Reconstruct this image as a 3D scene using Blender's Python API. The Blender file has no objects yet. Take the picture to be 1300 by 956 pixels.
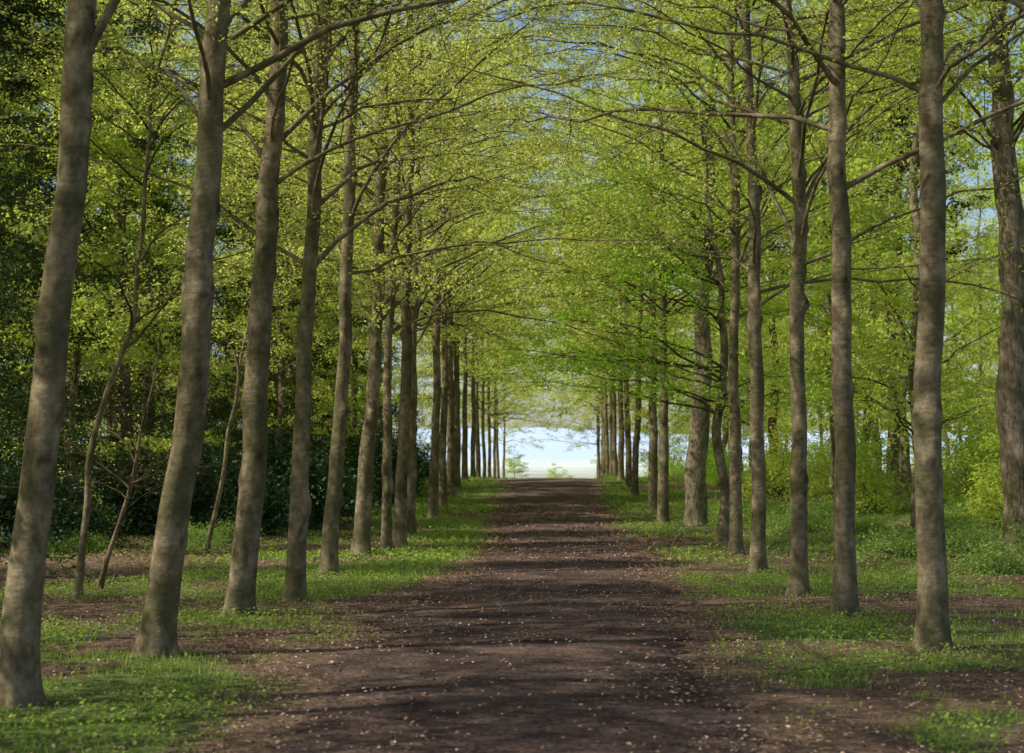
import bpy, math, numpy as np
from mathutils import Vector
S = bpy.context.scene
COL = S.collection

# ------------------------------------------------------------------ helpers
def h2(ix, iy, s=0):
    n = (ix.astype(np.int64)*374761393 + iy.astype(np.int64)*668265263 + s*974634777) & 0x7fffffff
    n = ((n ^ (n >> 13))*1274126177) & 0x7fffffff
    return ((n ^ (n >> 16)) & 0xffff)/65535.0
def vn(x, y, s=0):
    x = np.asarray(x, float); y = np.asarray(y, float)
    ix = np.floor(x); iy = np.floor(y); fx = x-ix; fy = y-iy
    fx = fx*fx*(3-2*fx); fy = fy*fy*(3-2*fy)
    a = h2(ix, iy, s); b = h2(ix+1, iy, s); c = h2(ix, iy+1, s); d = h2(ix+1, iy+1, s)
    return (a*(1-fx)+b*fx)*(1-fy)+(c*(1-fx)+d*fx)*fy
def fbm(x, y, s=0):
    return 0.55*vn(x, y, s)+0.3*vn(x*2.1, y*2.1, s+1)+0.15*vn(x*4.3, y*4.3, s+2)
def sst(a, b, x):
    t = np.clip((np.asarray(x, float)-a)/(b-a), 0, 1); return t*t*(3-2*t)

class MB:
    """mesh buffer"""
    def __init__(s): s.v=[]; s.q=[]; s.qm=[]; s.qv=[]; s.t=[]; s.tm=[]; s.tv=[]; s.n=0; s.sc=[]
    def add(s, v, q=None, t=None, m=0, var=None, sc=None):
        v = np.asarray(v, float).reshape(-1, 3)
        if q is not None and len(q):
            s.q.append(np.asarray(q)+s.n); s.qm.append(np.full(len(q), m)); s.qv.append(np.zeros(len(q)) if var is None else var)
        if t is not None and len(t):
            s.t.append(np.asarray(t)+s.n); s.tm.append(np.full(len(t), m)); s.tv.append(np.zeros(len(t)) if var is None else var)
        s.v.append(v); s.sc.append(np.zeros(len(v)) if sc is None else sc); s.n += len(v)
    def mesh(s, name, mats, smooth=True):
        V = np.concatenate(s.v); me = bpy.data.meshes.new(name)
        Q = np.concatenate(s.q) if s.q else np.zeros((0, 4), int)
        T = np.concatenate(s.t) if s.t else np.zeros((0, 3), int)
        me.vertices.add(len(V)); me.vertices.foreach_set("co", V.astype(np.float32).ravel())
        loops = np.concatenate([Q.ravel(), T.ravel()]).astype(np.int32)
        me.loops.add(len(loops)); me.loops.foreach_set("vertex_index", loops)
        st = np.concatenate([np.arange(len(Q))*4, len(Q)*4+np.arange(len(T))*3]).astype(np.int32)
        me.polygons.add(len(st)); me.polygons.foreach_set("loop_start", st)
        mi = np.concatenate((s.qm if s.q else [])+(s.tm if s.t else [])).astype(np.int32)
        va = np.concatenate((s.qv if s.q else [])+(s.tv if s.t else [])).astype(np.float32)
        me.polygons.foreach_set("material_index", mi)
        me.polygons.foreach_set("use_smooth", np.full(len(st), smooth))
        a = me.attributes.new("var", 'FLOAT', 'FACE'); a.data.foreach_set("value", va)
        a = me.attributes.new("scar", 'FLOAT', 'POINT'); a.data.foreach_set("value", np.concatenate(s.sc).astype(np.float32))
        for m in mats: me.materials.append(m)
        me.update(calc_edges=True); me.validate()
        return me
def put(name, me, loc=(0, 0, 0), rz=0, sc=1, tilt=(0, 0)):
    o = bpy.data.objects.new(name, me); COL.objects.link(o)
    o.location = loc; o.rotation_euler = (tilt[0], tilt[1], rz); o.scale = (sc, sc, sc) if not hasattr(sc, '__len__') else sc
    return o
def nrm(v): return v/np.maximum(np.linalg.norm(v, axis=-1, keepdims=True), 1e-9)

def tubes(mb, P, R, k, m=2):
    N, K, _ = P.shape
    T = np.gradient(P, axis=1); T = nrm(T)
    ref = np.where(np.abs(T[:, :1, 2:3]) > 0.85, np.array([1., 0, 0]), np.array([0, 0, 1.]))
    A = nrm(np.cross(T, np.broadcast_to(ref, T.shape))); B = np.cross(T, A)
    th = np.arange(k)*2*np.pi/k
    V = P[:, :, None, :]+R[:, :, None, None]*(A[:, :, None, :]*np.cos(th)[None, None, :, None]+B[:, :, None, :]*np.sin(th)[None, None, :, None])
    n = np.arange(N)[:, None, None]; i = np.arange(K-1)[None, :, None]; j = np.arange(k)[None, None, :]
    j2 = (j+1) % k; b = n*K*k
    q = np.stack([b+i*k+j, b+i*k+j2, b+(i+1)*k+j2, b+(i+1)*k+j], -1).reshape(-1, 4)
    mb.add(V, q, m=m, var=np.zeros(len(q)))

def leaves(mb, rng, C, size, up=0.6, m=1, asp=0.62, var=None, fold=0.12):
    N = len(C)
    nv = rng.normal(0, 1, (N, 3)); nv = nrm(nv*(1-up)+np.array([0, 0, 1.])*up*1.3)
    d = nrm(np.cross(nv, rng.normal(0, 1, (N, 3)))); w = np.cross(nv, d)
    s = (size*rng.uniform(0.65, 1.25, N))[:, None]
    tip = C+d*s*0.5; base = C-d*s*0.5
    l = C+w*s*asp*0.5+nv*s*fold; r = C-w*s*asp*0.5+nv*s*fold
    V = np.stack([base, r, tip, l], 1).reshape(-1, 3)
    q = np.arange(N)[:, None]*4+np.arange(4)[None, :]
    mb.add(V, q, m=m, var=rng.uniform(0, 1, N) if var is None else var)

def trunk(mb, rng, H, r0, lean, rtop=0.2, k=20, scars=13, flare=0.35, m=0, wob=0.022):
    zz = np.concatenate([np.linspace(-0.25, 1.0, 14), np.linspace(1.1, 8, 80), np.linspace(8.4, H, 14)])
    zz = zz[zz <= H]
    lz, lx, ly = [np.array(c, float) for c in zip(*lean)]
    cx = np.interp(zz, lz, lx); cy = np.interp(zz, lz, ly)
    kk = np.ones(9)/9
    cxs = np.convolve(np.pad(cx, 4, mode='edge'), kk, 'valid'); cys = np.convolve(np.pad(cy, 4, mode='edge'), kk, 'valid')
    ph = rng.uniform(0, 6, 4)
    w = wob*sst(0.3, 2, zz)
    cx = cxs+w*(np.sin(zz*1.1+ph[0])+0.5*np.sin(zz*2.7+ph[1])+.25*np.sin(zz*5.1+ph[2])); cy = cys+w*(np.sin(zz*1.3+ph[2])+0.5*np.sin(zz*2.3+ph[3]))
    th = np.arange(k)*2*np.pi/k
    rr = r0*(1-(1-rtop)*np.clip(zz, 0, H)/H)
    Z, TH = np.meshgrid(zz, th, indexing='ij')
    lob = 1+0.5*np.cos(TH*rng.integers(3, 5)+ph[0])+0.3*np.cos(TH*7+ph[1])
    F = flare*np.exp(-np.clip(Z, 0, 9)/0.16)*np.clip(lob, 0.2, 2)+0.10*np.exp(-np.clip(Z, 0, 9)/0.7)
    Rm = rr[:, None]*(1+F+0.04*np.sin(2*TH+Z*0.9+ph[2])+0.03*np.sin(3*TH-Z*1.7+ph[3])+0.035*np.sin(Z*3.3+ph[0])*np.sin(TH+ph[1])+.01*np.sin(Z*9+ph[3]+TH))
    sc = np.zeros_like(Rm)
    for i in range(scars):
        hz = rng.uniform(0.8, 7.5); ht = rng.uniform(0, 2*np.pi) if i % 2 else rng.uniform(np.pi, 2*np.pi)
        dz = Z-hz; dt = (TH-ht+np.pi) % (2*np.pi)-np.pi
        g = np.exp(-(dz/0.09)**2-(dt/0.5)**2)
        Rm = Rm+0.026*g*(1+0.9*(i % 3 == 0))
        e = np.exp(-((dz+0.4*dt*dt-0.04)/0.03)**2-(dt/0.55)**2)
        sc = np.maximum(sc, e*.9)
    V = np.stack([cx[:, None]+Rm*np.cos(TH), cy[:, None]+Rm*np.sin(TH), Z], -1)
    K = len(zz); i = np.arange(K-1)[:, None]; j = np.arange(k)[None, :]; j2 = (j+1) % k
    q = np.stack([i*k+j, i*k+j2, (i+1)*k+j2, (i+1)*k+j], -1).reshape(-1, 4)
    mb.add(V, q, m=m, var=np.zeros(len(q)), sc=sc.ravel())
    return zz, cx, cy, rr

def crown(mb, rng, tz, tx, ty, tr, z0, H, N, L0, e0=(35, 60), e1=(-8, 20), M=10, T=7, LF=7, leaf=0.06, up=0.6,
          az=None, taper=0.55, droop=0.0, lm=1, subf=0.34, rmul=0.8, pw=1.0, twigs=True, wig=.09, asp=.62, skip=.07, limb=2):
    u = np.sort(rng.uniform(0, 1, N)**pw); h = z0+(H-z0)*u
    base = np.stack([np.interp(h, tz, tx), np.interp(h, tz, ty), h], -1)
    a = np.arange(N)*2.399+rng.normal(0, .35, N) if az is None else az(rng, N)
    L = L0*(1-taper*u)*rng.uniform(0.6, 1.2, N)
    K = 12; s = np.linspace(0, 1, K)
    E0 = np.radians(rng.uniform(*e0, N)); E1 = np.radians(rng.uniform(*e1, N))
    el = E0[:, None]*(1-s)**1.2+E1[:, None]*s**0.8
    aw = a[:, None]+np.cumsum(rng.normal(0, wig, (N, K)), 1)
    el = el+rng.normal(0, wig*1.1, (N, K))
    d = np.stack([np.cos(el)*np.cos(aw), np.cos(el)*np.sin(aw), np.sin(el)], -1)
    st = (L/(K-1))[:, None, None]
    P = base[:, None, :]+np.concatenate([np.zeros((N, 1, 3)), np.cumsum(d[:, :-1]*st, 1)], 1)
    rb = np.minimum((0.008+0.0065*L)*rmul, 0.6*np.interp(h, tz, tr))
    R = rb[:, None]*(1-0.88*s[None, :]**0.7)+0.002
    tubes(mb, P, R, 6, m=limb)
    sp = np.linspace(0.14, 1.0, M)[None, :]+rng.uniform(-.04, .04, (N, M)); sp = np.clip(sp, 0.05, 1)
    f = sp*(K-1); i0 = np.minimum(f.astype(int), K-2); fr = (f-i0)[..., None]; ar = np.arange(N)[:, None]
    B = P[ar, i0]*(1-fr)+P[ar, i0+1]*fr; D = nrm(P[ar, i0+1]-P[ar, i0])
    side = np.where((np.arange(M) % 2 == 0), 1, -1)[None, :]*np.ones((N, 1)); side[:, -1] = 0.15
    ang = side*np.radians(rng.uniform(25, 62, (N, M)))
    ca, sa = np.cos(ang), np.sin(ang)
    D2 = np.stack([D[..., 0]*ca-D[..., 1]*sa, D[..., 0]*sa+D[..., 1]*ca, D[..., 2]*0.6+rng.normal(0.03, .25, (N, M))], -1)
    D2 = nrm(D2).reshape(-1, 3); B = B.reshape(-1, 3)
    LS = (subf*L[:, None]*(1.15-sp)+0.35).reshape(-1)*rng.uniform(.5, 1.3, N*M)
    K2 = 6; s2 = np.linspace(0, 1, K2); NS = N*M
    dd = D2[:, None, :]+np.cumsum(rng.normal(0, .10, (NS, K2, 3)), 1)+np.array([0, 0, -1.])*(droop*s2[None, :, None])
    dd = nrm(dd)
    P2 = B[:, None, :]+np.concatenate([np.zeros((NS, 1, 3)), np.cumsum(dd[:, :-1]*(LS/(K2-1))[:, None, None], 1)], 1)
    R2 = (0.003+0.003*LS)[:, None]*(1-0.75*s2[None, :])*rmul
    tubes(mb, P2 if twigs else P2[:, ::2], R2 if twigs else R2[:, ::2]*1.2, 4 if twigs else 3)
    s3 = np.linspace(0.2, 1.0, T)[None, :]+rng.uniform(-.06, .06, (NS, T)); s3 = np.clip(s3, 0, 1)
    f = s3*(K2-1); i0 = np.minimum(f.astype(int), K2-2); fr = (f-i0)[..., None]; ar = np.arange(NS)[:, None]
    B3 = P2[ar, i0]*(1-fr)+P2[ar, i0+1]*fr; D = nrm(P2[ar, i0+1]-P2[ar, i0])
    ang = np.where(np.arange(T) % 2 == 0, 1, -1)[None, :]*np.radians(rng.uniform(25, 60, (NS, T)))
    ca, sa = np.cos(ang), np.sin(ang)
    D3 = nrm(np.stack([D[..., 0]*ca-D[..., 1]*sa, D[..., 0]*sa+D[..., 1]*ca, D[..., 2]+rng.normal(0, .3, (NS, T))-droop], -1)).reshape(-1, 3)
    B3 = B3.reshape(-1, 3); NT = len(B3); LT = rng.uniform(.18, .5, NT)
    if twigs:
        P3 = np.stack([B3, B3+D3*LT[:, None]], 1); R3 = np.tile(np.array([[0.0028, 0.0014]]), (NT, 1))
        tubes(mb, P3, R3, 3)
    if LF > 0:
        keep = rng.uniform(0, 1, NT) > skip
        B4, D4, L4 = B3[keep], D3[keep], LT[keep]
        s4 = rng.uniform(0.1, 1.1, (len(B4), LF))
        C = B4[:, None, :]+D4[:, None, :]*(s4*L4[:, None])[..., None]+rng.normal(0, leaf*0.6, (len(B4), LF, 3))
        C = C.reshape(-1, 3); C[:, 2] -= leaf*0.2
        cl = np.repeat(rng.uniform(0, 1, len(B4)), LF)
        leaves(mb, rng, C, leaf, up, lm, asp=asp, var=np.clip(0.5*cl+0.5*rng.uniform(0, 1, len(C)), 0, 1))

# ------------------------------------------------------------------ materials
def mat(name):
    m = bpy.data.materials.new(name); m.use_nodes = True; nt = m.node_tree; nt.nodes.clear(); return m, nt
def nd(nt, t, **k):
    n = nt.nodes.new(t)
    for a, b in k.items(): setattr(n, a, b)
    return n
def leafmat(name, c1, c2, trans=0.5, gloss=0.0, tm=(1.3, 1.25, 0.8)):
    m, nt = mat(name); L = nt.links
    at = nd(nt, 'ShaderNodeAttribute', attribute_name='var')
    oi = nd(nt, 'ShaderNodeObjectInfo')
    c = nd(nt, 'ShaderNodeMath', operation='MULTIPLY_ADD'); L.new(oi.outputs['Random'], c.inputs[0]); c.inputs[1].default_value = 0.5; c.inputs[2].default_value = -0.25
    d = nd(nt, 'ShaderNodeMath', operation='ADD', use_clamp=True); L.new(at.outputs['Fac'], d.inputs[0]); L.new(c.outputs[0], d.inputs[1])
    def mixc(k):
        mx = nd(nt, 'ShaderNodeMix', data_type='RGBA'); L.new(d.outputs[0], mx.inputs[0])
        mx.inputs[6].default_value = (*[min(.88, a*b) for a, b in zip(c1, k)], 1); mx.inputs[7].default_value = (*[min(.88, a*b) for a, b in zip(c2, k)], 1); return mx
    df = nd(nt, 'ShaderNodeBsdfDiffuse'); L.new(mixc((1, 1, 1)).outputs[2], df.inputs['Color'])
    tr = nd(nt, 'ShaderNodeBsdfTranslucent'); L.new(mixc(tm).outputs[2], tr.inputs['Color'])
    ms = nd(nt, 'ShaderNodeMixShader'); ms.inputs[0].default_value = trans; L.new(df.outputs[0], ms.inputs[1]); L.new(tr.outputs[0], ms.inputs[2])
    last = ms
    if gloss > 0:
        gl = nd(nt, 'ShaderNodeBsdfGlossy'); gl.inputs['Roughness'].default_value = 0.55; gl.inputs['Color'].default_value = (.9, .95, .9, 1)
        last = nd(nt, 'ShaderNodeMixShader'); last.inputs[0].default_value = gloss; L.new(ms.outputs[0], last.inputs[1]); L.new(gl.outputs[0], last.inputs[2])
    o = nd(nt, 'ShaderNodeOutputMaterial'); L.new(last.outputs[0], o.inputs[0]); return m

def ramp(nt, stops):
    r = nd(nt, 'ShaderNodeValToRGB'); e = r.color_ramp.elements
    while len(e) < len(stops): e.new(0.5)
    for x, (p, c) in zip(e, stops): x.position = p; x.color = (*c, 1)
    return r

def barkmat(name, c1, c2, c3, rough=False, bump=0.3):
    m, nt = mat(name); L = nt.links
    tc = nd(nt, 'ShaderNodeTexCoord'); oi = nd(nt, 'ShaderNodeObjectInfo')
    ad = nd(nt, 'ShaderNodeVectorMath', operation='ADD'); L.new(tc.outputs['Object'], ad.inputs[0])
    mu = nd(nt, 'ShaderNodeMath', operation='MULTIPLY'); L.new(oi.outputs['Random'], mu.inputs[0]); mu.inputs[1].default_value = 40; L.new(mu.outputs[0], ad.inputs[1])
    mp = nd(nt, 'ShaderNodeMapping'); L.new(ad.outputs[0], mp.inputs['Vector']); mp.inputs['Scale'].default_value = (1, 1, .6)
    n1 = nd(nt, 'ShaderNodeTexNoise'); n1.inputs['Scale'].default_value = 6; n1.inputs['Detail'].default_value = 8; n1.inputs['Roughness'].default_value = 0.75; L.new(mp.outputs[0], n1.inputs['Vector'])
    r = ramp(nt, [(0.36, c1), (0.5, c2), (0.62, c3)]); L.new(n1.outputs['Fac'], r.inputs[0])
    n2 = nd(nt, 'ShaderNodeTexNoise'); n2.inputs['Scale'].default_value = 1.9; n2.inputs['Detail'].default_value = 5; n2.inputs['Roughness'].default_value = .65; L.new(ad.outputs[0], n2.inputs['Vector'])
    r2 = ramp(nt, [(0.42, (0, 0, 0)), (0.60, (0.75,)*3)]); L.new(n2.outputs['Fac'], r2.inputs[0])
    mg = nd(nt, 'ShaderNodeMix', data_type='RGBA'); L.new(r2.outputs[0], mg.inputs[0]); L.new(r.outputs[0], mg.inputs[6]); mg.inputs[7].default_value = (0.085, 0.085, 0.036, 1)
    m3 = nd(nt, 'ShaderNodeMapping'); L.new(ad.outputs[0], m3.inputs['Vector']); m3.inputs['Scale'].default_value = (9, 9, 22) if not rough else (22, 22, 3.5)
    n3 = nd(nt, 'ShaderNodeTexNoise'); n3.inputs['Scale'].default_value = 1.0; n3.inputs['Detail'].default_value = 4; L.new(m3.outputs[0], n3.inputs['Vector'])
    r3 = ramp(nt, [(0.34, (0.45,)*3), (0.5, (1,)*3)]); L.new(n3.outputs['Fac'], r3.inputs[0])
    mm = nd(nt, 'ShaderNodeMix', data_type='RGBA', blend_type='MULTIPLY'); mm.inputs[0].default_value = 0.85 if rough else 0.35; L.new(mg.outputs[2], mm.inputs[6]); L.new(r3.outputs[0], mm.inputs[7])
    at = nd(nt, 'ShaderNodeAttribute', attribute_name='scar')
    ms = nd(nt, 'ShaderNodeMix', data_type='RGBA'); L.new(at.outputs['Fac'], ms.inputs[0]); L.new(mm.outputs[2], ms.inputs[6]); ms.inputs[7].default_value = (0.025, 0.02, 0.015, 1)
    p = nd(nt, 'ShaderNodeBsdfDiffuse'); L.new(ms.outputs[2], p.inputs['Color'])
    bs = nd(nt, 'ShaderNodeMath', operation='ADD'); L.new(n1.outputs['Fac'], bs.inputs[0]); L.new(n3.outputs['Fac'], bs.inputs[1])
    bp = nd(nt, 'ShaderNodeBump'); bp.inputs['Strength'].default_value = bump; bp.inputs['Distance'].default_value = 0.03; L.new(bs.outputs[0], bp.inputs['Height']); L.new(bp.outputs[0], p.inputs['Normal'])
    o = nd(nt, 'ShaderNodeOutputMaterial'); L.new(p.outputs[0], o.inputs[0]); return m
def flatmat(name, c):
    m, nt = mat(name); L = nt.links
    tc = nd(nt, 'ShaderNodeTexCoord'); n = nd(nt, 'ShaderNodeTexNoise'); n.inputs['Scale'].default_value = 6; n.inputs['Detail'].default_value = 1; L.new(tc.outputs['Object'], n.inputs['Vector'])
    r = ramp(nt, [(.35, tuple(x*.6 for x in c)), (.65, tuple(x*1.4 for x in c))]); L.new(n.outputs['Fac'], r.inputs[0])
    d = nd(nt, 'ShaderNodeBsdfDiffuse'); L.new(r.outputs[0], d.inputs[0]); o = nd(nt, 'ShaderNodeOutputMaterial'); L.new(d.outputs[0], o.inputs[0]); return m

M_bark = barkmat('smooth_bark', (0.12, 0.09, 0.055), (0.235, 0.185, 0.115), (0.36, 0.29, 0.185), bump=0.45)
M_oak = barkmat('rough_bark', (0.13, 0.10, 0.07), (0.28, 0.22, 0.15), (0.40, 0.32, 0.23), rough=True, bump=0.9)
M_pine = barkmat('pine_bark', (0.15, 0.09, 0.065), (0.30, 0.19, 0.14), (0.40, 0.28, 0.2), rough=True, bump=0.9)
M_twig = flatmat('twig_bark', (0.10, 0.078, 0.048))
M_leaf = leafmat('spring_leaf', (0.44, 0.53, 0.10), (0.76, 0.80, 0.26), 0.6)
M_leafb = leafmat('beech_leaf', (0.32, 0.54, 0.06), (0.52, 0.70, 0.12), 0.6)
M_wood = leafmat('woodland_leaf', (0.34, 0.47, 0.07), (0.66, 0.74, 0.18), 0.6)
M_con = leafmat('conifer_needles', (0.035, 0.062, 0.022), (0.10, 0.145, 0.045), 0.2)
M_rho = leafmat('rhododendron_leaf', (0.022, 0.06, 0.018), (0.07, 0.14, 0.04), 0.12, gloss=0.05)
M_low = leafmat('undergrowth_leaf', (0.18, 0.29, 0.06), (0.38, 0.50, 0.15), 0.45)
M_grass = leafmat('grass_blades', (0.17, 0.27, 0.045), (0.38, 0.49, 0.11), 0.45)
M_blue = leafmat('bluebell_petal', (0.12, 0.10, 0.45), (0.25, 0.2, 0.6), 0.3)
def litmat():
    m, nt = mat('dry_leaf'); L = nt.links
    at = nd(nt, 'ShaderNodeAttribute', attribute_name='var')
    r = ramp(nt, [(0, (0.08, 0.05, 0.035)), (0.4, (0.22, 0.13, 0.09)), (0.75, (0.40, 0.26, 0.17)), (1, (0.58, 0.44, 0.32))]); L.new(at.outputs['Fac'], r.inputs[0])
    d = nd(nt, 'ShaderNodeBsdfDiffuse'); L.new(r.outputs[0], d.inputs[0]); o = nd(nt, 'ShaderNodeOutputMaterial'); L.new(d.outputs[0], o.inputs[0]); return m
M_dry = litmat()

def groundmat():
    m, nt = mat('woodland_floor_painted_haze'); L = nt.links
    tc = nd(nt, 'ShaderNodeTexCoord')
    def noise(sc, de=5, ro=0.6):
        n = nd(nt, 'ShaderNodeTexNoise'); n.inputs['Scale'].default_value = sc; n.inputs['Detail'].default_value = de; n.inputs['Roughness'].default_value = ro; L.new(tc.outputs['Object'], n.inputs['Vector']); return n
    a = noise(14, 8, 0.75); c = noise(7, 6, 0.7)
    soil = ramp(nt, [(0.3, (0.06, 0.04, 0.03)), (0.48, (0.15, 0.10, 0.07)), (0.6, (0.26, 0.175, 0.12)), (0.72, (0.42, 0.29, 0.2))]); L.new(a.outputs['Fac'], soil.inputs[0])
    gr = ramp(nt, [(0.3, (0.06, 0.09, 0.025)), (0.6, (0.13, 0.20, 0.05)), (0.8, (0.21, 0.27, 0.08))]); L.new(c.outputs['Fac'], gr.inputs[0])
    at = nd(nt, 'ShaderNodeAttribute', attribute_name='grass')
    ad = nd(nt, 'ShaderNodeMath', operation='ADD'); L.new(at.outputs['Fac'], ad.inputs[0]); L.new(c.outputs['Fac'], ad.inputs[1])
    mr = nd(nt, 'ShaderNodeMapRange'); L.new(ad.outputs[0], mr.inputs[0]); mr.inputs[1].default_value = 0.85; mr.inputs[2].default_value = 1.25; mr.inputs[3].default_value = 0; mr.inputs[4].default_value = 0.8
    mx = nd(nt, 'ShaderNodeMix', data_type='RGBA'); L.new(mr.outputs[0], mx.inputs[0]); L.new(soil.outputs[0], mx.inputs[6]); L.new(gr.outputs[0], mx.inputs[7])
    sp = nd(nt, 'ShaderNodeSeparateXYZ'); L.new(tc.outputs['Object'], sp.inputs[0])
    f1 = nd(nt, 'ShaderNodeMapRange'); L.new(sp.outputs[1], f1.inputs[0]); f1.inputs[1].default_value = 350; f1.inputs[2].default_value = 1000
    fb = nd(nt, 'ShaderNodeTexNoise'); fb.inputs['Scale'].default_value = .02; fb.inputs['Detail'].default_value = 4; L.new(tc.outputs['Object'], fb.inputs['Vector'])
    fr = ramp(nt, [(.4, (0.46, 0.55, 0.56)), (.6, (0.70, 0.72, 0.60))]); L.new(fb.outputs['Fac'], fr.inputs[0])  # far fields: distance haze painted into the colour as pale tones
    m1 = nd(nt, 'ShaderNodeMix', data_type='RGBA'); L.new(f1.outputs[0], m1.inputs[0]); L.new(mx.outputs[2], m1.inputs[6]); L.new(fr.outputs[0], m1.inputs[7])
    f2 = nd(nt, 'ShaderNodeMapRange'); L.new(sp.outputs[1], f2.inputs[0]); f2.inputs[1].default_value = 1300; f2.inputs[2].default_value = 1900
    m2 = nd(nt, 'ShaderNodeMix', data_type='RGBA'); L.new(f2.outputs[0], m2.inputs[0]); L.new(m1.outputs[2], m2.inputs[6]); m2.inputs[7].default_value = (0.50, 0.61, 0.78, 1)  # far hills tinted pale blue, aerial haze put into the colour
    p = nd(nt, 'ShaderNodeBsdfDiffuse'); L.new(m2.outputs[2], p.inputs['Color'])
    bp = nd(nt, 'ShaderNodeBump'); bp.inputs['Strength'].default_value = 0.8; bp.inputs['Distance'].default_value = 0.05; L.new(a.outputs['Fac'], bp.inputs['Height']); L.new(bp.outputs[0], p.inputs['Normal'])
    o = nd(nt, 'ShaderNodeOutputMaterial'); L.new(p.outputs[0], o.inputs[0]); return m
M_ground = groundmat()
def pathmat():
    m, nt = mat('earth_path'); L = nt.links
    tc = nd(nt, 'ShaderNodeTexCoord')
    def noise(sc, de=5, ro=0.6):
        n = nd(nt, 'ShaderNodeTexNoise'); n.inputs['Scale'].default_value = sc; n.inputs['Detail'].default_value = de; n.inputs['Roughness'].default_value = ro; L.new(tc.outputs['Object'], n.inputs['Vector']); return n
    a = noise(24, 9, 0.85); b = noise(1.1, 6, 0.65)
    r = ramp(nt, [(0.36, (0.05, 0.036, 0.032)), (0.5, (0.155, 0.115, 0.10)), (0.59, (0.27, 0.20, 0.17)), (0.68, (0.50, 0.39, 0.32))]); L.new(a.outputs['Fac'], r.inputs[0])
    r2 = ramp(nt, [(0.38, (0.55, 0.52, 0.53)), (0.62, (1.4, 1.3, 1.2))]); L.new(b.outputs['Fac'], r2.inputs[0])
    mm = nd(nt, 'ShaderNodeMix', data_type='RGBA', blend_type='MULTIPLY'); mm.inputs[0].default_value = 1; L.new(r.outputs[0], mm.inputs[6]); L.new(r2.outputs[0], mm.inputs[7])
    p = nd(nt, 'ShaderNodeBsdfDiffuse'); L.new(mm.outputs[2], p.inputs['Color'])
    bp = nd(nt, 'ShaderNodeBump'); bp.inputs['Strength'].default_value = 1; bp.inputs['Distance'].default_value = 0.05; L.new(a.outputs['Fac'], bp.inputs['Height']); L.new(bp.outputs[0], p.inputs['Normal'])
    o = nd(nt, 'ShaderNodeOutputMaterial'); L.new(p.outputs[0], o.inputs[0]); return m
M_path = pathmat()

# ------------------------------------------------------------------ terrain
def prof(y):
    y = np.asarray(y, float)
    z = 1.32*sst(40, 84, y) - 0.045*np.clip(y-86, 0, 124)
    z = z + 0.0172*np.clip(y-420, 0, 1080) + 0.05*np.clip(y-1560, 0, 1300)*sst(1560, 2300, y)
    return z
def gz(x, y):
    x = np.asarray(x, float); y = np.asarray(y, float)
    side = sst(3.8, 9, np.abs(x-0.4))
    z = prof(y)+side*(0.35*(fbm(x*.25, y*.25, 5)-.5)+0.06*(fbm(x*1.3, y*1.3, 8)-.5))
    z = z+0.25*sst(4.5, 10, x)*sst(22, 34, y)*(1-sst(300, 400, y))+0.22*np.exp(-((x-3.2)/1.1)**2-((y-35)/3.5)**2)
    far = sst(1500, 2600, y); z = z+far*30*(vn(x*0.003+3, y*0.0004, 4)-.4)
    return z
pc = lambda y: np.interp(y, [0, 12, 20, 32, 60, 80, 130], [-0.3, -0.15, 0.15, 0.72, 0.7, 1.15, 1.4])
pw_ = lambda y: np.interp(y, [0, 12, 20, 32, 60, 80, 130], [1.6, 1.5, 1.55, 1.3, 1.6, 1.9, 2.0])
def edge(y, s): return (fbm(y*0.7, 0*y+s*7.3, 11)-.5)*0.9+(fbm(y*3.5, 0*y+s*3.1, 15)-.5)*0.4
def gmask(x, y):
    d = np.abs(x-pc(y))-pw_(y)-np.where(x > pc(y), edge(y, 1), edge(y, 2))
    n = fbm(x*0.6, y*0.35, 21)+0.35*(vn(x*2.5, y*2.0, 33)-.5)
    g = sst(0.1, 1.1, d)*sst(0.31, 0.54, n)
    tc = 19.3+0.10*x+0.5*(vn(x*.5, 0*x, 3)-.5)
    g = g*(1-0.95*np.exp(-((y-tc)/1.1)**2)*sst(-9, -6, x))
    g = g*(1-0.85*np.exp(-((x-3.3)/1.6)**2-((y-34.5)/3.5)**2))
    g = g*(1-0.85*np.exp(-((x-3.0)/2.0)**2-((y-14.6)/0.8)**2))
    g = g*(1-0.8*sst(-5.0, -6.5, x)*sst(21, 25, y)*(1-sst(60, 70, y)))
    g = g*(1-0.6*np.exp(-((x+3.6)/1.2)**2-((y-16.3)/0.7)**2))
    return np.clip(g, 0, 1)
def axis(dense, outer):
    return np.unique(np.round(np.concatenate([-np.array(outer)[::-1], dense, np.array(outer)]), 4))
xs = axis(np.arange(-15, 15.01, 0.2), [16, 17.5, 19, 21, 24, 28, 33, 40, 50, 65, 90, 130, 200, 320, 500, 800, 1300, 2200, 4000])
ys = np.unique(np.concatenate([[-400, -200, -100, -50, -25, -12], np.arange(-6, 95, 0.2), np.arange(95, 130, 0.5), [132, 136, 140, 150, 160, 175, 190, 205, 220, 250, 300, 350, 420, 500, 600, 700, 800, 900, 1000, 1100, 1200, 1300, 1400, 1500, 1560, 1700, 1850, 2000, 2150, 2300, 2450, 2600, 2750, 2860, 3500, 5000]]))
X, Y = np.meshgrid(xs, ys, indexing='ij')
mb = MB(); Vg = np.stack([X, Y, gz(X, Y)], -1)
nx, ny = len(xs), len(ys); i = np.arange(nx-1)[:, None]; j = np.arange(ny-1)[None, :]
q = np.stack([i*ny+j, (i+1)*ny+j, (i+1)*ny+j+1, i*ny+j+1], -1).reshape(-1, 4)
mb.add(Vg, q)
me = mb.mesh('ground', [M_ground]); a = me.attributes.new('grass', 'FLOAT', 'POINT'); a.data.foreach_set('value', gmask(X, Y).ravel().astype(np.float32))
put('ground', me)
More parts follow.
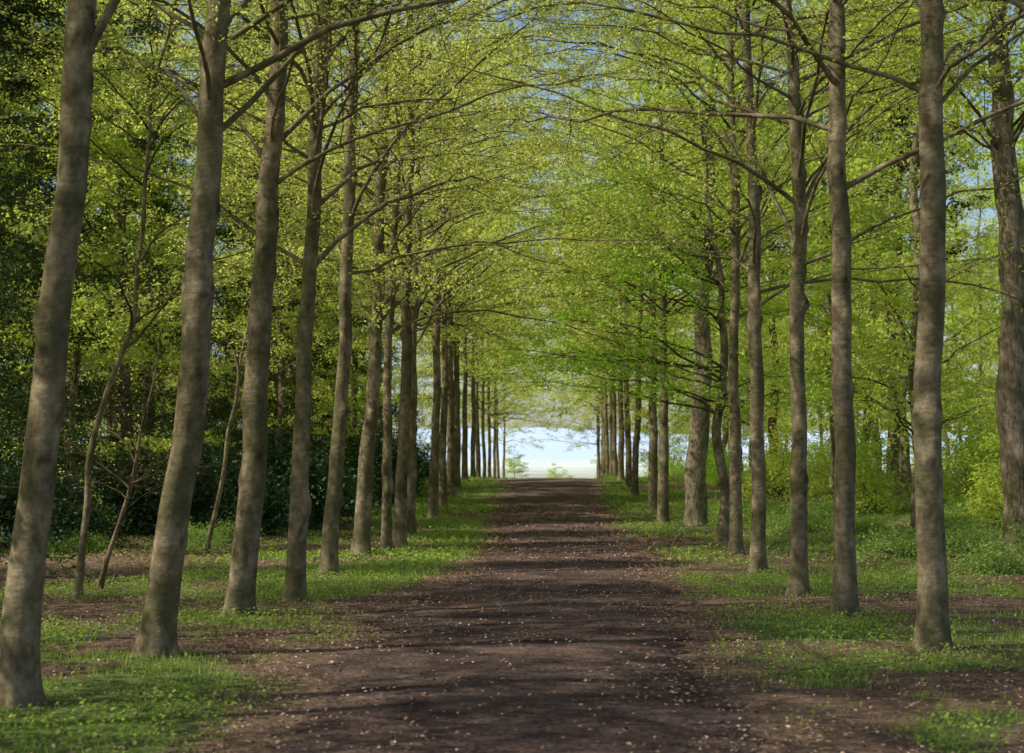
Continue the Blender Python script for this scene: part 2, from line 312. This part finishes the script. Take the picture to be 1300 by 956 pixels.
py = np.arange(-6, 128, 0.12); nc = 17; t = np.linspace(-1, 1, nc)
PYY, TT = np.meshgrid(py, t, indexing='ij')
wR = pw_(py)+edge(py, 1); wL = pw_(py)+edge(py, 2)
PX = pc(PYY)+np.where(TT > 0, TT*wR[:, None], TT*wL[:, None])
PZ = gz(PX, PYY)+0.006+0.05*(1-np.abs(TT)**4)*fbm(PX*1.2, PYY*0.8, 40)
mb = MB(); i = np.arange(len(py)-1)[:, None]; j = np.arange(nc-1)[None, :]
q = np.stack([i*nc+j, i*nc+j+1, (i+1)*nc+j+1, (i+1)*nc+j], -1).reshape(-1, 4)
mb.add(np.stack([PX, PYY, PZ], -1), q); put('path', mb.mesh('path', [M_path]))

# ------------------------------------------------------------------ grass / litter
rng = np.random.default_rng(7)
def scatter(n, x0, x1, y0, y1):
    return rng.uniform(x0, x1, n), rng.uniform(y0, y1, n)
def fov(x, y, m=1.2): return np.abs(x+0.0*y) < 0.36*y+m
mb = MB()
def blades(x, y, hgt, wid):
    n = len(x); z = gz(x, y)-0.005; a = rng.uniform(0, 2*np.pi, n)
    h = hgt*rng.uniform(.4, 1.3, n)*(.6+.9*sst(.4, .7, fbm(x*1.2, y*1.0, 63)))
    la = rng.uniform(0, 2*np.pi, n); ln = h*rng.uniform(.1, .9, n); w = wid*rng.uniform(.6, 1.3, n)
    b = np.stack([x, y, z], -1); d = np.stack([np.cos(a), np.sin(a), 0*a], -1)*w[:, None]/2
    tip = b+np.stack([np.cos(la)*ln, np.sin(la)*ln, h], -1)
    V = np.stack([b-d, b+d, tip], 1).reshape(-1, 3)
    mb.add(V, t=np.arange(n)[:, None]*3+np.arange(3)[None, :], m=0, var=np.clip(0.5*vn(x*.8, y*.8, 60)+rng.uniform(0, .6, n), 0, 1))
for (n, y0, y1, hg, wd) in [(190000, 8, 24, 0.06, 0.010), (110000, 24, 50, 0.08, 0.022), (70000, 50, 105, 0.12, 0.05)]:
    x, y = scatter(n, -16, 16, y0, y1); k = fov(x, y) & (rng.uniform(0, 1, n) < gmask(x, y)**0.8)
    blades(x[k], y[k], hg, wd)
for (n, y0, y1, s) in [(230000, 8, 26, 0.035), (110000, 26, 60, 0.07)]:
    x, y = scatter(n, -16, 16, y0, y1); k = fov(x, y) & (rng.uniform(0, 1, n) < gmask(x, y)*sst(.35, .6, fbm(x*.9, y*.7, 70)))
    x, y = x[k], y[k]; C = np.stack([x, y, gz(x, y)+rng.uniform(.01, .11, len(x))], -1)
    leaves(mb, rng, C, s, 0.6, 0, asp=.8)
put('grass', mb.mesh('grass', [M_grass], smooth=False))
mb = MB()
for (n, y0, y1, s) in [(170000, 8, 28, 0.033), (100000, 28, 60, 0.06)]:
    x, y = scatter(n, -14, 14, y0, y1); d = np.abs(x-pc(y))
    cl = sst(.35, .65, fbm(x*1.1, y*.8, 90))
    k = fov(x, y) & (rng.uniform(0, 1, n) < np.where(d < 1.1, 0.14+.36*cl, 0.25+.75*cl)*(1-0.45*gmask(x, y)))
    x, y = x[k], y[k]; C = np.stack([x, y, gz(x, y)+0.045+0.02*rng.uniform(0, 1, len(x))-0.03*(d[k] > 1.6)], -1)
    leaves(mb, rng, C, s, 0.75, 0, asp=.7, var=rng.uniform(0, 1, len(x))**1.3)
put('fallen_leaves', mb.mesh('fallen_leaves', [M_dry], smooth=False))
mb = MB()
for (cx, cy, r, n) in [(4.3, 16.2, .5, 50), (-3.9, 14.6, .2, 25), (6.3, 17.5, .9, 80), (7.2, 30, 2, 200), (4.4, 30, .8, 90), (5.5, 38, 2, 160)]:
    x = rng.normal(cx, r, n); y = rng.normal(cy, r, n); C = np.stack([x, y, gz(x, y)+rng.uniform(.1, .25, n)], -1)
    leaves(mb, rng, C, 0.035, 0.3, 0, asp=.6)
put('bluebells', mb.mesh('bluebells', [M_blue], smooth=False))

# ------------------------------------------------------------------ avenue trees
def avenue(name, x, y, r, lean, seed, H=17, z0=4.2, N=40, L0=5.2, leaf=0.055, LF=7, **kw):
    rng = np.random.default_rng(seed); mb = MB()
    ln = [(-1, 0, 0), (0, 0, 0)]+list(lean)+[(H, lean[-1][1]*1.15, 0.3)]
    tz, tx, ty, tr = trunk(mb, rng, H, r, ln)
    crown(mb, rng, tz, tx, ty, tr, z0, H-0.3, N, L0, LF=LF, leaf=leaf, limb=0, **kw)
    return put(name, mb.mesh(name, [M_bark, M_leaf, M_twig]), (x, y, float(gz(x, y))-0.02))
near = [
 (-3.60, 11.0, .130, [(2.5, .22, 0), (4.9, .42, 0), (8, .6, 0)], 4.3),
 (-3.33, 14.0, .145, [(1.5, .18, 0), (3, .34, 0), (5.8, .52, 0), (9, .8, 0)], 4.3),
 (-3.31, 17.9, .150, [(2, .16, 0), (4.3, .27, 0), (6.1, .36, 0), (9, .4, 0)], 4.4),
 (-2.98, 19.9, .118, [(3, .12, 0), (5.9, .2, 0), (9, .4, .2)], 4.0),
 (-3.20, 24.8, .125, [(3, .2, 0), (5.1, .3, 0), (9, .35, 0)], 4.2),
 (-3.34, 30.8, .160, [(3, .2, 0), (5.6, .34, 0), (9, .4, 0)], 4.4),
 (-3.00, 32.6, .105, [(3, .0, 0), (5.6, .1, 0), (9, .2, 0)], 4.3),
 (-2.90, 34.6, .145, [(3, .1, 0), (5.6, .15, 0), (9, .2, 0)], 4.4),
 (-3.20, 41.5, .130, [(3, .05, 0), (5.6, .1, 0), (9, .2, 0)], 4.5),
 (3.67, 14.6, .138, [(3, .02, 0), (6, .08, 0), (9, -.1, 0)], 4.9),
 (3.52, 17.9, .130, [(3, 0, 0), (4.4, .02, 0), (9, -.05, 0)], 4.2),
 (3.48, 20.8, .115, [(3, .05, 0), (5, .08, 0), (9, -.1, 0)], 4.0),
 (3.68, 25.8, .125, [(3, .02, 0), (6, -.03, 0), (9, -.1, 0)], 4.3),
 (3.96, 30.8, .120, [(3, 0, 0), (6, .05, 0), (9, 0, 0)], 4.6),
 (-3.5, 7.2, .14, [(3, .2, 0), (5.6, .4, 0), (9, .6, 0)], 4.3),
 (3.85, 10.9, .15, [(2.5, .02, 0), (4.2, -.06, 0), (9, -.4, 0)], 4.0),
]
for i, (x, y, r, ln, z0) in enumerate(near):
    if y < 22: avenue('avenue_tree', x, y, r, ln, 100+i, z0=z0, leaf=.046, N=42, M=11, T=7, LF=7, L0=5.8, taper=.45, e0=(20, 62), e1=(-25, 20), wig=.12, rmul=.72, up=.45)
    else: avenue('avenue_tree', x, y, r, ln, 100+i, z0=z0, leaf=.068, N=46, M=10, T=7, LF=9, L0=5.8, taper=.38, e0=(12, 60), e1=(-28, 15), wig=.12, rmul=.72, up=.42)
far = []
for k in range(3):
    rng = np.random.default_rng(300+k); mb = MB()
    tz, tx, ty, tr = trunk(mb, rng, 17, .15, [(-1, 0, 0), (0, 0, 0), (6, .1, 0), (17, .1, 0)], scars=5, k=14)
    crown(mb, rng, tz, tx, ty, tr, 5.6, 16.6, 48, 5.8, M=9, T=6, LF=8, leaf=0.115, taper=.35, e0=(5, 55), e1=(-28, 12), wig=.13, twigs=False, up=.4)
    far.append(mb.mesh('avenue_tree_far', [M_bark, M_leaf, M_twig]))
rng = np.random.default_rng(5)
fl = [(50, -3.12), (56, -3.15), (62, -3.2), (69, -3.28), (77, -3.27), (86, -3.2), (95, -3.2), (104, -3.1), (114, -3.0), (124, -2.9), (134, -2.8), (146, -2.6),
      (47, 3.9), (54, 4.15), (63, 4.1), (70, 4.3), (77, 4.35), (85, 4.5), (93, 4.7), (102, 4.9), (112, 5.2), (122, 5.5), (134, 5.8), (146, 6.1)]
for i, (y, x) in enumerate(fl):
    put('avenue_tree', far[i % 3], (x, y, float(gz(x, y))-.03), rng.uniform(-.5, .5)+(math.pi if x > 0 else 0)+(i//3), rng.uniform(.9, 1.1), (rng.normal(0, .012), rng.normal(0, .012)))
rng = np.random.default_rng(61); mb = MB()
tz, tx, ty, tr = trunk(mb, rng, 9, .13, [(-1, 0, 0), (0, 0, 0), (1.2, .12, 0), (2.2, -.02, 0), (4, .1, 0), (9, -.3, 0)], scars=4, wob=.05)
crown(mb, rng, tz, tx, ty, tr, 2.7, 6.8, 30, 4.6, e0=(8, 35), e1=(-6, 10), M=11, T=7, LF=10, leaf=0.075, taper=.3, up=.5,
      az=lambda r, n: np.where(r.uniform(0, 1, n) < .7, r.normal(math.pi, .7, n), r.uniform(0, 6.28, n)))
put('beech_tree', mb.mesh('beech_tree', [M_bark, M_leafb, M_twig]), (4.0, 33.5, float(gz(4.0, 33.5))-.05))

# ------------------------------------------------------------------ woodland
def wtree(seed, H, r, z0, N, L0, leaf, LF, mats, **kw):
    rng = np.random.default_rng(seed); mb = MB()
    tz, tx, ty, tr = trunk(mb, rng, H, r, [(-1, 0, 0), (0, 0, 0), (H*.5, rng.normal(0, .3), 0), (H, rng.normal(0, .5), 0)], k=12, scars=2, wob=.06)
    crown(mb, rng, tz, tx, ty, tr, z0, H-.3, N, L0, LF=LF, leaf=leaf, twigs=False, wig=.13, up=.35, **kw)
    return mb.mesh('woodland_tree', mats+[M_twig])
W = [wtree(401, 18, .17, 1.6, 56, 4.8, .13, 8, [M_oak, M_wood], M=9, T=6, e0=(10, 50), e1=(-20, 15)),
     wtree(402, 20, .20, 3.0, 56, 5.2, .13, 8, [M_bark, M_leaf], M=9, T=6, e0=(10, 50), e1=(-20, 15)),
     wtree(403, 16, .13, 1.2, 54, 4.2, .13, 8, [M_bark, M_wood], M=9, T=6, e0=(10, 50), e1=(-20, 15))]
OAK = wtree(404, 18, .33, 7.0, 46, 5.5, .14, 7, [M_oak, M_wood], M=9, T=6)
PIN = wtree(405, 20, .25, 8.0, 46, 3.8, .15, 7, [M_pine, M_con], M=9, T=6)
def conifer(seed, H=18):
    rng = np.random.default_rng(seed); mb = MB()
    tz, tx, ty, tr = trunk(mb, rng, H, .2, [(-1, 0, 0), (0, 0, 0), (H, 0, 0)], k=12, scars=0, wob=.01, rtop=.08)
    crown(mb, rng, tz, tx, ty, tr, 0.9, H-.2, 100, 3.8, e0=(-5, 15), e1=(-35, -5), M=8, T=5, LF=8, leaf=.17, asp=.28, taper=.85, droop=.35, up=.35, subf=.28, twigs=False)
    return mb.mesh('conifer_tree', [M_pine, M_con, M_twig])
CF = [conifer(501), conifer(502, 15)]
rng = np.random.default_rng(77)
def wood(side, n, x0, x1, y0, y1, dmin):
    out = []; tries = 0
    while len(out) < n and tries < 6000:
        tries += 1
        y = rng.uniform(y0, y1); x = rng.uniform(x0, min(x1, 0.36*y+4))
        if x < x0: continue
        if all((x-a)**2+(y-b)**2 > dmin**2 for a, b in out): out.append((x, y))
    return [(side*a, b) for a, b in out]
def place(name, me, x, y, s=1):
    put(name, me, (x, y, float(gz(x, y))-.05), rng.uniform(0, 6.28), s, (rng.normal(0, .03), rng.normal(0, .03)))
for (x, y) in wood(-1, 36, 7.2, 36, 24, 125, 4.4):
    if rng.uniform() < (.42 if y < 75 else .15): place('conifer_tree', CF[rng.integers(2)], x-1, y, rng.uniform(.8, 1.15))
    else: place('woodland_tree', W[rng.integers(3)], x, y, rng.uniform(.8, 1.15))
for (x, y) in wood(1, 38, 8.2, 38, 32, 125, 4.6):
    place('woodland_tree', W[rng.integers(3)], x, y, rng.uniform(.8, 1.15))
# dark conifer belt behind the left side
for (x, y, s) in [(-13.5, 37, 1.1), (-17, 43, 1.15), (-11.5, 45, 1.0), (-15, 51, 1.1), (-10.5, 58, 1.05), (-20, 54, 1.1), (-17, 64, 1.15), (-11.5, 70, 1.1), (-23, 66, 1.2), (-9.5, 84, 1.1), (-14, 82, 1.2)]:
    place('conifer_tree', CF[rng.integers(2)], x, y, s)
# trees just outside the view on the left, shading the near verge and path
for (x, y, k) in [(-9.0, 8.5, 0), (-11.0, 13.5, 1), (-10.2, 18.5, 2), (-8.8, 3.0, 1)]:
    place('woodland_tree', W[k], x, y, .85)
place('oak_tree', OAK, 8.95, 29.0)
place('oak_tree', OAK, 4.75, 46.0, .98)
place('pine_tree', PIN, 13.0, 57.0); place('pine_tree', PIN, 9.5, 62.0, .8); place('pine_tree', PIN, -9, 58, .8)

def shrub(seed, R, Hh, nst, ncl, ncleaf, leaf, mats, up=.5):
    rng = np.random.default_rng(seed); mb = MB()
    a = rng.uniform(0, 2*np.pi, ncl); e = np.arcsin(rng.uniform(0.02, 1, ncl)); rr = rng.uniform(.45, 1.0, ncl)**.6
    lump = 0.75+0.35*np.sin(3*a+seed)*np.cos(2*e)+.2*np.sin(5*a+2*seed)
    C = np.stack([R*rr*lump*np.cos(e)*np.cos(a), R*rr*lump*np.cos(e)*np.sin(a), Hh*rr*np.sin(e)*(0.8+.25*np.sin(2*a))+.08], -1)
    id_ = rng.integers(0, ncl, nst); s = np.linspace(0, 1, 6)
    P = C[id_][:, None, :]*np.stack([s**1.2, s**1.2, s**.8], -1)[None]+rng.normal(0, .03, (nst, 6, 3)); P[:, 0, 2] = -.1
    tubes(mb, P, np.tile(.022*(1-.8*s), (nst, 1)), 5, m=0)
    cc = np.repeat(C, ncleaf, 0)+rng.normal(0, .16, (ncl*ncleaf, 3))*np.array([R/1.5, R/1.5, .8])
    cc[:, 2] = np.maximum(cc[:, 2], .03)
    leaves(mb, rng, cc, leaf, up, 1, asp=.45 if leaf > .1 else .65)
    return mb.mesh('shrub', mats)
RH = [shrub(601, 1.9, 2.6, 40, 330, 22, .15, [M_oak, M_rho]), shrub(602, 1.5, 2.0, 40, 260, 22, .14, [M_oak, M_rho])]
US = [shrub(603, 1.5, 2.6, 50, 240, 18, .095, [M_oak, M_wood]), shrub(604, 1.3, 1.9, 50, 220, 18, .09, [M_oak, M_leafb])]
BR = [shrub(605, 1.2, .6, 30, 170, 20, .06, [M_oak, M_low]), shrub(606, 1.0, .4, 30, 150, 20, .055, [M_oak, M_low])]
for (x, y) in [(-7.2, 40), (-8.6, 42), (-6.6, 44), (-10.5, 41), (-12.5, 39), (-7.6, 47), (-9.6, 48), (-6.2, 51), (-5.9, 57), (-7.5, 55), (-11, 33), (-9.6, 32.2), (-12.6, 35), (-13.5, 43), (-6.0, 63), (-7, 70), (-6, 78), (-14, 50), (-11, 54), (-16, 47), (-13, 60), (-17, 58), (-6.2, 86), (-7.5, 92), (-9, 76)]:
    place('rhododendron_bush', RH[rng.integers(2)], x, y, rng.uniform(.75, 1.15))
for (x, y) in wood(1, 38, 6.8, 30, 37, 110, 2.2): place('understorey_shrub', US[rng.integers(2)], x, y, rng.uniform(.8, 1.6))
for (x, y) in wood(-1, 22, 8, 34, 60, 120, 3): place('understorey_shrub', US[rng.integers(2)], x, y, rng.uniform(.9, 1.7))
for (x, y) in wood(1, 26, 5.4, 14, 23, 52, 1.3): place('bramble_bush', BR[rng.integers(2)], x, y, rng.uniform(.6, 1.1))
for (x, y) in wood(-1, 12, 5.6, 13, 30, 52, 1.6): place('bramble_bush', BR[rng.integers(2)], x, y, rng.uniform(.5, 1.0))
for (x, y, s) in [(-2, 185, .5), (2.5, 200, .42), (9, 190, .55), (5, 230, .4)]: place('hedgerow_tree', W[2], x, y, s)

rng2 = np.random.default_rng(900); mb = MB()
tz, tx, ty, tr = trunk(mb, rng2, 3.6, .042, [(-1, 0, 0), (0, 0, 0), (.9, .28, 0), (1.4, .42, .1), (2.2, .55, 0), (3.6, .9, 0)], k=10, scars=0, wob=.03, flare=.2)
crown(mb, rng2, tz, tx, ty, tr, .9, 3.4, 16, 1.5, e0=(25, 60), e1=(0, 30), M=6, T=4, LF=1, leaf=.04)
put('sapling', mb.mesh('sapling', [M_pine, M_leaf, M_twig]), (-6.1, 22.2, float(gz(-6.1, 22.2))))
for (x, y, sd, ln) in [(-5.9, 20.5, 901, [(2.5, .25, 0), (4, .7, 0), (6, .9, 0), (10, 1.4, 0)]), (-6.4, 31, 902, [(2.5, .5, 0), (5, .9, 0), (10, 1.4, 0)])]:
    rng2 = np.random.default_rng(sd); mb = MB()
    tz, tx, ty, tr = trunk(mb, rng2, 10, .05, [(-1, 0, 0), (0, 0, 0)]+ln, k=10, scars=2, wob=.06)
    crown(mb, rng2, tz, tx, ty, tr, 2.6, 9.6, 22, 2.8, M=8, T=6, LF=7, leaf=.06, wig=.12)
    put('slender_tree', mb.mesh('slender_tree', [M_bark, M_leaf, M_twig]), (x, y, float(gz(x, y))))

# ------------------------------------------------------------------ light, sky, camera
SE, SA = 45.0, -106.0      # elevation ; azimuth of the sun, degrees clockwise from +Y
w = bpy.data.worlds.new("World"); S.world = w; w.use_nodes = True; nt = w.node_tree
bg = nt.nodes['Background']; sky = nt.nodes.new('ShaderNodeTexSky'); sky.sky_type = 'NISHITA'; sky.sun_disc = False
sky.sun_elevation = math.radians(SE); sky.sun_rotation = math.radians(SA); sky.air_density = 1.0; sky.dust_density = 1.6
nt.links.new(sky.outputs[0], bg.inputs[0]); bg.inputs[1].default_value = 0.15
sun = bpy.data.lights.new('sun', 'SUN'); sun.energy = 5.0; sun.angle = math.radians(.53); sun.color = (1, .95, .84)
so = bpy.data.objects.new('sun', sun); COL.objects.link(so)
sd = Vector((math.sin(math.radians(SA))*math.cos(math.radians(SE)), math.cos(math.radians(SA))*math.cos(math.radians(SE)), math.sin(math.radians(SE))))
so.rotation_euler = sd.to_track_quat('Z', 'Y').to_euler()
cam = bpy.data.cameras.new('camera'); co = bpy.data.objects.new('camera', cam); COL.objects.link(co)
co.location = (0, 0, 1.6); co.rotation_euler = (math.radians(90+3.52), 0, math.radians(.716))
cam.lens = 55.4; cam.sensor_width = 36; cam.clip_end = 8000; cam.clip_start = .1
cam.dof.use_dof = True; cam.dof.focus_distance = 21; cam.dof.aperture_fstop = 2.8
S.camera = co
S.view_settings.view_transform = 'Standard'; S.view_settings.look = 'None'; S.view_settings.exposure = 0
